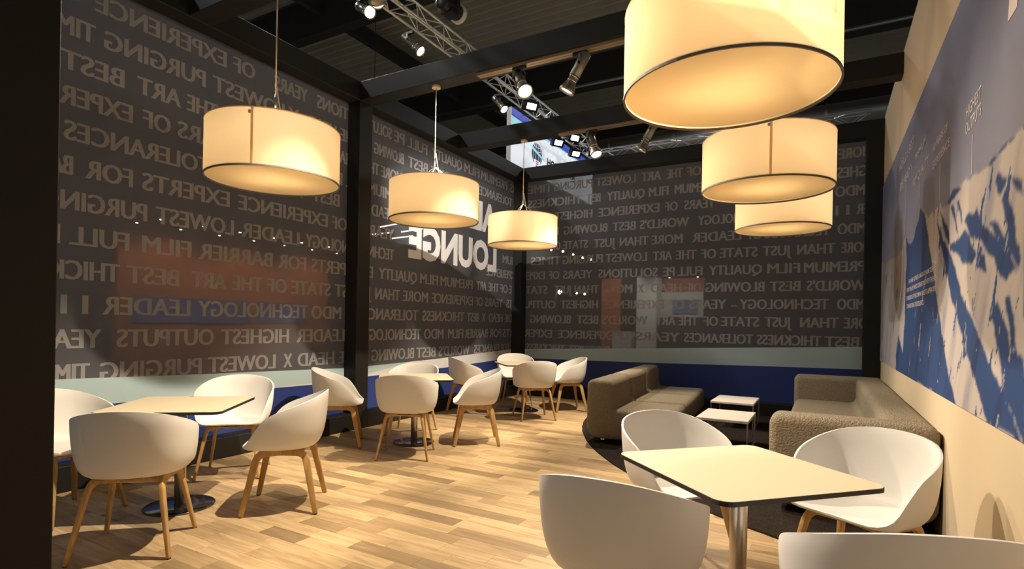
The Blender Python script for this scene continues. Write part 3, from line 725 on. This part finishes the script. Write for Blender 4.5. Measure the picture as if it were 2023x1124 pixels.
def sofa(y0, y1, near, lab):
    t = thing('sofa_module', lab, 'sofa', (5.745, y0, 0), 0, 'sofa halves along the cream wall'); L = y1 - y0; A = .30
    prof = [(-x, z) for x, z in seat_profile(1.02, .31, .40, .725, .06)]
    a, b = (A - .03, L - .006) if near else (.006, L - A + .03)
    soft_prism(prof, a, b, .05).build('seat_and_back', M_BOUCLE, t, smooth=True)
    ya, yb = (0, A) if near else (L - A, L)
    sd = .075; z0 = .06; hb = .725
    pr = [(-x, z) for x, z in arc(.13, z0 + .13, .13, 180, 270) + arc(1.03 - .12, z0 + .12, .12, 270, 360) + arc(1.03 - sd, hb - sd, sd, 0, 90) + arc(sd, hb - sd, sd, 90, 180)]
    soft_prism(pr, ya, yb, .065).build('armrest', M_BOUCLE, t, smooth=True)
    for x in (-.9, -.15):
        for y in (.15, L - .15): MB().tube((x, y, ZR), (x, y, .075), .03, 12).build('foot', M_CHROME, t, smooth=True)
sofa(-4.52, -2.42, True, 'beige sofa half with the broad arm facing the camera, near right wall')
sofa(-2.42, -.22, False, 'beige sofa half with the far arm standing before the back wall')

def side_table(x0, x1, y0, y1, lab):
    t = thing('side_table', lab, 'side table', ((x0 + x1) / 2, (y0 + y1) / 2, 0), 0, 'low white side tables'); a = (x1 - x0) / 2; b = (y1 - y0) / 2
    MB().box(-a, a, -b, b, .335, .365).build('top', M_TRAY, t, bevel=(.004, 1))
    for sx in (-1, 1):
        for sy in (-1, 1): MB().box(sx * (a - .009) - .007, sx * (a - .009) + .007, sy * (b - .009) - .007, sy * (b - .009) + .007, ZR, .335).build('leg', M_STEEL, t)
        MB().box(sx * (a - .009) - .007, sx * (a - .009) + .007, -b + .018, b - .018, ZR, ZR + .010).build('floor_rail', M_STEEL, t)
side_table(3.84, 4.38, -2.72, -1.97, 'low white side table nearer the camera, between lounge seats and sofa')
side_table(3.74, 4.28, -1.22, -.48, 'low white side table nearer the back wall')

# ------------------------------------------------------------------ pendant lamps
def pendant(x, y, z, lab, seam=None):
    Rd, H = .517, .435; top = 4.10
    t = thing('pendant_lamp', lab, 'pendant lamp', (x, y, z), 0, 'cream drum pendant lamps')
    n = 72; v = []; f = []
    for zz in (.008, H):
        for i in range(n): v.append((Rd * math.cos(2*math.pi*i/n), Rd * math.sin(2*math.pi*i/n), zz))
    for i in range(n): f.append((i, (i+1) % n, n + (i+1) % n, n + i))
    sh = MB().add(v, f).build('shade', M_SHADE, t, smooth=True, fix=False)
    for nm, z0, z1, r0, r1 in (('bottom_rim', 0, .011, Rd - .007, Rd + .003), ('top_rim', H - .006, H + .001, Rd - .005, Rd + .002)):
        MB().lathe([(r0, z0), (r1, z0), (r1, z1), (r0, z1)], n, closed=True).build(nm, M_SHADE_RIM if nm == 'bottom_rim' else M_SHADE, sh)
    MB().lathe([(0, .020), (Rd - .008, .020)], n, cap=False).build('diffuser', M_DIFF, t, smooth=True, fix=False)
    if seam is not None:
        a = math.atan2(seam[1] - y, seam[0] - x); w = .018
        q = [((Rd + .0012) * math.cos(a + s * w), (Rd + .0012) * math.sin(a + s * w)) for s in (-1, 1)]
        MB().add([(*q[0], .012), (*q[1], .012), (*q[1], H - .004), (*q[0], H - .004)], [(0,1,2,3)]).build('seam_strip', M_SEAM, sh, fix=False)
        e = [(r * math.cos(a + s * .022 + .045 * 0), r * math.sin(a + s * .022)) for r, s in ((Rd + .002, -2.2), (Rd + .002, -.6), (Rd + .008, -.6), (Rd + .008, -2.2))]
        MB().prism(e, H - .055, H - .030, 'z').build('clip', M_CHROME, sh)
    apex = .435 + .20
    for k in range(3):
        a = 2 * math.pi * k / 3 + .5; p = Vector((.30 * math.cos(a), .30 * math.sin(a), .40)); q = Vector((0, 0, apex)); mb = MB(); m = 14
        for i in range(m):
            u0 = p.lerp(q, i / m); u1 = p.lerp(q, (i + 1.25) / m if i < m - 1 else 1); mb.sweep([u0, u1], .012 if i % 2 else .004, .004 if i % 2 else .012)
        mb.build('chain', M_CHAIN, t)
        MB().tube((0, 0, .40), p, .006, 6).build('spider_arm', M_CHAIN, t)
    MB().lathe([(.014, apex - .01), (.018, apex + .01), (.012, apex + .05), (.006, apex + .10), (0, apex + .10)], 12).build('gripper', M_CHAIN, t, smooth=True)
    MB().tube((0, 0, apex + .09), (0, 0, top - z), .0055, 8).build('cable', M_CABLE, t, smooth=True)
    cp = [(.012, 0, apex + .16), (.03, .01, apex + .02), (.055, .03, apex - .12), (.05, .03, .40)]
    MB().sweep(cp, .008, .008).build('power_cord', M_CABLE, t)
    MB().lathe([(.05, top - z - .025), (.05, top - z)], 16).build('ceiling_rose', M_CABLE, t)
    for k in range(3):
        a = 2 * math.pi * k / 3 + 1.1; c = (.15 * math.cos(a), .15 * math.sin(a), .285)
        lamp('POINT', 'bulb_light', t, c, P_BULB, WARM, .06)
        MB().tube((c[0], c[1], .325), (c[0], c[1], .40), .018, 10).build('bulb_socket', M_SHADE_RIM, t)
CAMXY = (5.06, -9.04)
pendant(1.077, -6.04, 2.492, 'cream drum pendant with a vertical seam over the nearest left table', seam=(3.2, -9.04))
pendant(1.093, -3.91, 2.527, 'cream drum pendant hanging beside the large white lettering, middle on the left')
pendant(1.110, -1.78, 2.512, 'smallest looking cream drum pendant on the left, before the corner post')
pendant(4.605, -6.04, 2.552, 'largest looking cream drum pendant, cut off by the top edge of the picture')
pendant(4.614, -3.91, 2.520, 'cream drum pendant with a vertical seam, just below the largest one', seam=(5.35, -9.04))
pendant(4.607, -1.78, 2.520, 'lowest looking cream drum pendant on the right, partly behind the one with a seam')

# ------------------------------------------------------------------ spotlights on the tracks
def spotlight(loc, target, lab, power, color, group, name='track_spotlight', scale=1.0, cat='spotlight', angle=84):
    t = thing(name, lab, cat, loc, 0, group)
    d = (Vector(target) - Vector(loc)).normalized(); s = scale
    piv = Vector((0, 0, -.13 * s)); side = d.cross(Vector((0,0,1))).normalized()
    q = Vector((0,0,1)).rotation_difference(d)
    MB().box(-.075 * s, .075 * s, -.02, .02, -.035, 0).build('adapter', M_PLASTIC, t)
    for k in (-1, 1):
        o = side * (.062 * s * k)
        MB().sweep([o * .5 + Vector((0,0,-.02)), o + Vector((0,0,-.05 * s)), o + piv], .022 * s, .006, up=side).build('yoke', M_SPOT, t)
        MB().tube(piv + o * .7, piv + o * 1.25, .014 * s, 10).build('knob', M_PLASTIC, t)
    at = lambda z: piv + d * z
    bd = MB().lathe([(.0, -.13*s), (.04*s, -.13*s), (.055*s, -.115*s), (.055*s, .12*s), (.0, .12*s)], 24, piv, d).build('body', M_SPOT, t, smooth=True, bevel=(.002, 1))
    for z in (.125, .165): MB().lathe([(.030*s, z*s), (.052*s, z*s), (.052*s, (z+.012)*s), (.030*s, (z+.012)*s)], 24, piv, d, closed=True).build('ring', M_CHROME, bd, smooth=True)
    bl = MB().lathe([(0, .12*s), (.045*s, .12*s), (.047*s, .18*s), (.068*s, .235*s), (.082*s, .262*s), (.082*s, .285*s), (.072*s, .285*s), (.069*s, .262*s), (0, .258*s)], 28, piv, d).build('bell', M_SPOT, t, smooth=True)
    MB().lathe([(0, .266*s), (.068*s, .266*s)], 24, piv, d, cap=False).build('lens', M_LENS, bl, fix=False)
    for k in (-1, 1): MB().tube(at(.02*s) + side * .066*s*k, at(.27*s) + side * .09*s*k, .005*s, 6).build('clip_arm', M_SPOT, t)
    if power: lamp('SPOT', 'spot_beam', t, at(.30 * s), power, color, .030 * s, d, R(angle), .55)
G = 'spotlights on the beam tracks'
ZT = 4.068
spotlight((2.22, -3.955, ZT), (4.9, -6.3, .2), 'grey track spotlight glaring towards the camera, left one on the middle beam', P_TRACK, WARM, G)
spotlight((2.91, -3.955, ZT), (1.0, -4.4, .4), 'grey track spotlight tilted to the lower left, right one on the middle beam', P_TRACK * 1.6, WARM, G, angle=56)
spotlight((2.20, -1.825, ZT), (3.9, -3.0, .2), 'grey track spotlight beside the hanging sign, left one on the far beam', P_TRACK, WARM, G)
spotlight((3.04, -1.825, ZT), (1.1, -1.9, .6), 'grey track spotlight just left of the large pendant, right one on the far beam', P_TRACK * 1.6, WARM, G, angle=56)
spotlight((2.50, -6.085, ZT), (5.0, -6.6, .2), 'grey track spotlight on the beam nearest the camera, aimed right', P_TRACK, WARM, G)
spotlight((2.91, -6.085, ZT), (1.1, -6.7, .4), 'grey track spotlight on the beam nearest the camera, aimed left', P_TRACK * 1.6, WARM, G, angle=56)

spotlight((2.12, -6.085, ZT), (-.2, -1.50, 2.90), 'added grey track spotlight on the beam nearest the camera, brightening the white wall lettering', P_TRACK * 2.4, NEUTRAL, G, angle=32)  # extra lamp added only to brighten the large white words

# ------------------------------------------------------------------ trusses with their lamps
def truss(loc, length, along, lab):
    t = thing('lighting_truss', lab, 'truss', loc, 0, 'lighting trusses'); S = .21; h = S / 2
    E = Vector((0,1,0)) if along == 'y' else Vector((1,0,0)); F = Vector((1,0,0)) if along == 'y' else Vector((0,1,0)); U = Vector((0,0,1))
    cs = [F * a * h + U * b * h for a in (-1, 1) for b in (-1, 1)]
    for c in cs: MB().tube(c, c + E * length, .0175, 10).build('chord', M_ALU, t, smooth=True)
    step = .30; n = int(length / step)
    cache = {}
    for a, b in ((0, 1), (2, 3), (0, 2), (1, 3)):
        for fl in (0, 1):
            p, q = (cs[a], cs[b]) if fl == 0 else (cs[b], cs[a])
            cache[(a, b, fl)] = MB().tube(p, q + E * step, .0075, 5).mesh('brace'); cache[(a, b, fl)].materials.append(M_ALU)
        for i in range(n):
            o = bpy.data.objects.new('brace', cache[(a, b, i % 2)]); COL.objects.link(o); o.parent = t; o.location = E * (i * step)
truss((.16, -6.0, 5.505), 9.6, 'y', 'long silver lighting truss running above the left wall towards the hanging sign')
truss((.05, 3.75, 5.505), 5.75, 'x', 'silver lighting truss crossing behind the back wall under the duct')
G2 = 'cans on the long truss'
ZC = 5.38
spotlight((.31, -4.09, ZC), (5.3, -9.2, 1.6), 'large glaring lamp at the top edge on the long truss', P_TRUSS, NEUTRAL, G2, 'truss_can', 1.25, 'stage light', 50)
spotlight((-.02, -4.00, ZC), (5.7, -6.0, 1.5), 'bright can just under the large glaring lamp, on the long truss', P_TRUSS * .15, NEUTRAL, G2, 'truss_can', .95, 'stage light', 50)
spotlight((-.02, -3.10, ZC), (4.8, -2.5, .8), 'bright can hanging above the chain hoist end of the long truss', P_TRUSS, NEUTRAL, G2, 'truss_can', .95, 'stage light', 50)
spotlight((0.0, -.75, ZC), (4.5, -2.0, .4), 'small bright can on the truss, left of the glaring track spotlight', P_TRUSS, NEUTRAL, G2, 'truss_can', .95, 'stage light', 50)

def flood(loc, lab):
    t = thing('flood_light', lab, 'flood light', loc, 0, 'white flood lights along the truss')
    d = Vector((.75, -.5, -.55)).normalized(); s = d.cross(Vector((0,0,1))).normalized(); u = s.cross(d)
    P = lambda a, b, c: s * a + u * b + d * c
    v = [P(a, b, c) for c in (-.05, .05) for a, b in ((-.14, -.09), (.14, -.09), (.14, .09), (-.14, .09))]
    MB().add(v, [(0,1,2,3),(7,6,5,4),(0,4,5,1),(1,5,6,2),(2,6,7,3),(3,7,4,0)]).build('housing', M_PLASTIC, t)
    v = [P(a, b, .052) for a, b in ((-.09, -.05), (.09, -.05), (.09, .05), (-.09, .05))]
    MB().add(v, [(0,1,2,3)]).build('lens', M_FLOOD, t)
    top = Vector((.16 + (.105 if loc[0] > .16 else -.105) - loc[0], 0, 5.362 - loc[2]))
    for k in (-1, 1): MB().tube(P(.15*k, 0, 0), top + s * (.04 * k), .009, 6).build('bracket', M_PLASTIC, t)
    MB().box(top.x - .03, top.x + .03, -.05, .05, top.z - .004, top.z + .0195).build('clamp', M_PLASTIC, t)
flood((.42, -.30, 5.26), 'white flood light on the truss above the sign, right of the glaring spotlight')
flood((.45, 1.60, 5.26), 'white flood light on the truss directly above the farther track spotlight')
flood((.02, 1.72, 5.26), 'white flood light at the blue upper edge of the sign, higher one')
flood((.05, 2.60, 5.26), 'white flood light at the blue upper edge of the sign, lower one')
flood((.45, 2.70, 5.26), 'white flood light at the corner where both trusses meet')

def build_hoist():
    t = thing('chain_hoist', 'black chain hoist motor sitting on the long truss', 'hoist', (.42, -2.75, 5.62))
    MB().lathe([(0, -.22), (.08, -.22), (.11, -.20), (.11, .16), (.09, .20), (0, .20)], 20, (0,0,.16), (0,1,0)).build('motor', M_PLASTIC, t, smooth=True, bevel=(.003, 1))
    MB().box(-.10, .10, -.10, .10, .04, .30).build('gearbox', M_PLASTIC, t, bevel=(.01, 2))
    MB().lathe([(.06, -.03), (.13, -.03), (.13, .03), (.06, .03)], 20, (0,.20,.16), (0,1,0), closed=True).build('cover', M_WHITE, t, smooth=True)
    MB().box(-.05, .05, -.225, -.22, .17, .21).build('nameplate', M_WHITE, t)
    mb = MB()
    for i in range(60): mb.sweep([(0,0,.28 + i * .06), (0,0,.28 + (i + 1.2) * .06)], .022 if i % 2 else .006, .006 if i % 2 else .022, up=(0,1,0))
    mb.build('lift_chain', M_CHAIN, t)
    MB().sweep([(-.12, -.1, .1), (-.15, -.15, .9), (-.12, -.2, 2.2), (-.1, -.2, 3.8)], .012, .012, up=(0,1,0)).build('control_cable', M_CABLE, t)
build_hoist()

# ------------------------------------------------------------------ hanging sign
def build_sign():
    X = -.23
    t = thing('hanging_sign', 'white hanging sign with a blue globe emblem and black letters above the corner', 'sign', (X, 0, 0))
    MB().box(-.10, -.002, .15, 4.42, 4.46, 5.52).build('box', M_WHITE, t)
    MB().box(-.001, .002, .15, 4.42, 4.46, 5.52).build('face', M_SIGN, t)
    MB().prism([(.15, 5.16), (.66, 5.36), (4.42, 5.36), (4.42, 5.30), (2.4, 5.33), (1.2, 5.30)], .002, .004, 'x').build('cyan_wedge', M_SIGN_CYAN, t)
    MB().prism([(.15, 5.36), (4.42, 5.36), (4.42, 5.52), (.15, 5.52)], .002, .005, 'x').build('blue_band', M_SIGN_BLUE, t)
    MB().prism([(.15, 5.14), (.75, 5.36), (.15, 5.36)], .002, .0045, 'x').build('cyan_corner', M_SIGN_CYAN, t)
    # globe emblem: an ellipse cut by meridians, parallels and a slanted ribbon
    cy, cz, a, b = 1.25, 4.90, .235, .235
    g = MB(); g.prism([(cy + a * math.cos(2*math.pi*i/40), cz + b * math.sin(2*math.pi*i/40)) for i in range(40)], .003, .006, 'x'); g.build('globe_emblem', M_SIGN_NAVY, t)
    mb = MB()
    for k in (-.75, -.30, .30, .75):
        pts = [(.0075, cy + a * k * math.cos(R(th)), cz + b * math.sin(R(th))) for th in range(-90, 91, 15)]; mb.sweep(pts, .007, .002, up=(1,0,0))
    for k in (-.62, .38, .72):
        w = math.sqrt(1 - k * k) * a; pts = [(.0075, cy + w * s, cz + b * k - .03 * (1 - s * s)) for s in (-1, -.5, 0, .5, 1)]; mb.sweep(pts, .007, .002, up=(1,0,0))
    mb.build('globe_grid', M_SIGN, t)
    MB().prism([(.92, 4.98), (.94, 5.03), (1.62, 4.87), (1.60, 4.82)], .009, .011, 'x').build('ribbon', M_SIGN_CYAN, t)
    MB().prism([(1.13, 4.60), (1.37, 4.60), (1.39, 4.77), (1.11, 4.77)], .009, .011, 'x').build('crest', M_SIGN, t)
    mb = MB()
    for i in range(3): mb.box(.0112, .013, 1.19, 1.31, 4.64 + i * .045, 4.66 + i * .045)
    mb.build('crest_mark', M_SIGN_RED, t)
    mb = MB(); put_word(mb, 'HOSOKAWA', .048, lambda u, h: (.008, 1.72 + 1.55 * u, 4.79 + h), .17); mb.build('lettering', M_PLASTIC, t, fix=False)
    for y in (.6, 2.2, 3.9): MB().tube((-.05, y, 5.52), (-.05 + .35, y, 5.42), .006, 6).build('hanging_wire', M_CHAIN, t)
build_sign()

# ------------------------------------------------------------------ neighbouring stands seen through the tinted panels
def build_neighbours():
    t = thing('orange_stand', 'orange exhibition stand with blue displays, seen dimly through the left panel', 'stand', (-3.6, 0, -.12))
    MB().box(-.15, 0, -5.02, -1.24, 0, 2.80).build('back_panel', M_ORANGE, t)
    MB().box(-.2, 1.3, -5.2, -.6, 2.79, 2.95).build('canopy', M_DARKSTAND, t)
    MB().box(0, .03, -4.83, -2.96, 1.40, 1.78).build('display', M_SCREEN, t); MB().box(0, .03, -2.82, -1.78, 1.42, 1.77).build('display', M_SCREEN, t)
    MB().box(.3, .8, -2.4, -1.0, 0, 1.0).build('counter', M_DARKSTAND, t)
    for i in range(6): MB().lathe([(0, 2.784), (.030 if i in (0, 3, 5) else .018, 2.784)], 12, (.9, -4.912 + i * .57, 0)).build('downlight', M_DOWN, t)
    for i in range(7): MB().lathe([(0, 2.784), (.016, 2.784)], 10, (.3, -4.928 + i * .605, 0)).build('downlight', M_DOWN, t)
    for y in (-4.4, -3.1, -1.8): lamp('SPOT', 'stand_light', t, (.95, y, 2.72), 42, (1, .85, .6), .05, (-.75, 0, -1), R(110), .6)
    s = thing('white_stand', 'white column stand with a television, seen dimly through the back panel', 'stand', (0, 4.5, -.12))
    MB().box(.97, 1.47, 0, .5, 0, 2.68).build('column', M_WHITE, s); MB().box(.42, .86, -.2, .3, 0, 1.32).build('counter', M_WHITE, s)
    MB().box(1.47, 2.48, .5, .6, 1.7, 2.33).build('tv_panel', M_WHITE, s); MB().box(1.47, 2.48, .6, .7, 0, 2.68).build('back_panel', M_ORANGE, s)
    MB().box(1.76, 2.35, .46, .5, 1.80, 2.14).build('television', M_TV, s); MB().box(1.5, 2.6, .1, .5, 0, 1.68).build('dark_counter', M_DARKSTAND, s)
    MB().box(-.1, .42, .4, .5, 0, 2.7).build('orange_strip', M_ORANGE, s)
    for x in (1.4, 2.42, 1.75): MB().lathe([(0, 2.66), (.022, 2.66)], 10, (x, .1, 0)).build('downlight', M_DOWN, s)
    for x in (.4, 2.0): lamp('SPOT', 'stand_light', s, (x, -.9, 2.9), 60, (1, .92, .75), .05, (.1, 1, -.9), R(100), .6)
    u = thing('spot_rail', 'row of small distant lamps seen through the back panel', 'lamp rail', (0, 4.5, 0))
    MB().tube((-1.5, 0, 3.42), (-.2, 0, 3.10), .02, 8).build('rail', M_GIRDER, u)
    for x, z, r in ((-1.397, 3.36, .028), (-1.05, 3.30, .03), (-.757, 3.205, .026), (-.48, 3.11, .03), (-.254, 3.05, .026)):
        MB().lathe([(0, -r), (r * .8, -r * .6), (r, 0), (r * .8, r * .6), (0, r)], 10, (x, -.03, z)).build('lamp_head', M_DOWN, u, smooth=True)
    MB().tube((-1.2, 0, 2.25), (-.35, 0, 2.19), .015, 8).build('rail', M_GIRDER, u)
    MB().tube((-1.25, 0, -.121), (-1.25, 0, 3.36), .03, 8).build('stand_pole', M_GIRDER, u)
    for x, z, r in ((-1.12, 2.216, .06), (-.636, 2.183, .03), (-.407, 2.154, .03)):
        MB().lathe([(0, -r), (r * .8, -r * .6), (r, 0), (r * .8, r * .6), (0, r)], 10, (x, -.03, z)).build('lamp_head', M_DOWN, u, smooth=True)
    for k, (y0, z0, y1, z1) in enumerate(((1.664, 3.774, 2.48, 4.014), (1.449, 3.559, 2.185, 3.722), (2.547, 3.791, 3.456, 4.016), (2.189, 3.561, 3.016, 3.749))):
        w = thing('tube_lamp', ('distant tube lamp seen through the far left panel, upper left streak', 'distant tube lamp seen through the far left panel, lower left streak', 'distant tube lamp seen through the far left panel, upper right streak', 'distant tube lamp seen through the far left panel, lower right streak')[k], 'tube lamp', (-5, (y0 + y1) / 2, (z0 + z1) / 2), 0, 'tube lamps of a far stand')
        q = Vector((0, (y1 - y0) / 2, (z1 - z0) / 2)); MB().tube(-q, q, .018, 8).build('tube', M_TUBE, w)
        MB().tube(-q + Vector((0,0,.04)), q + Vector((0,0,.04)), .025, 6).build('fitting', M_GIRDER, w)
        if k == 1: MB().tube(-q + Vector((0, -.02, .04)), (0, -q.y - .02, 9.5 - (z0 + z1) / 2), .008, 6).build('hanger', M_GIRDER, w)
build_neighbours()
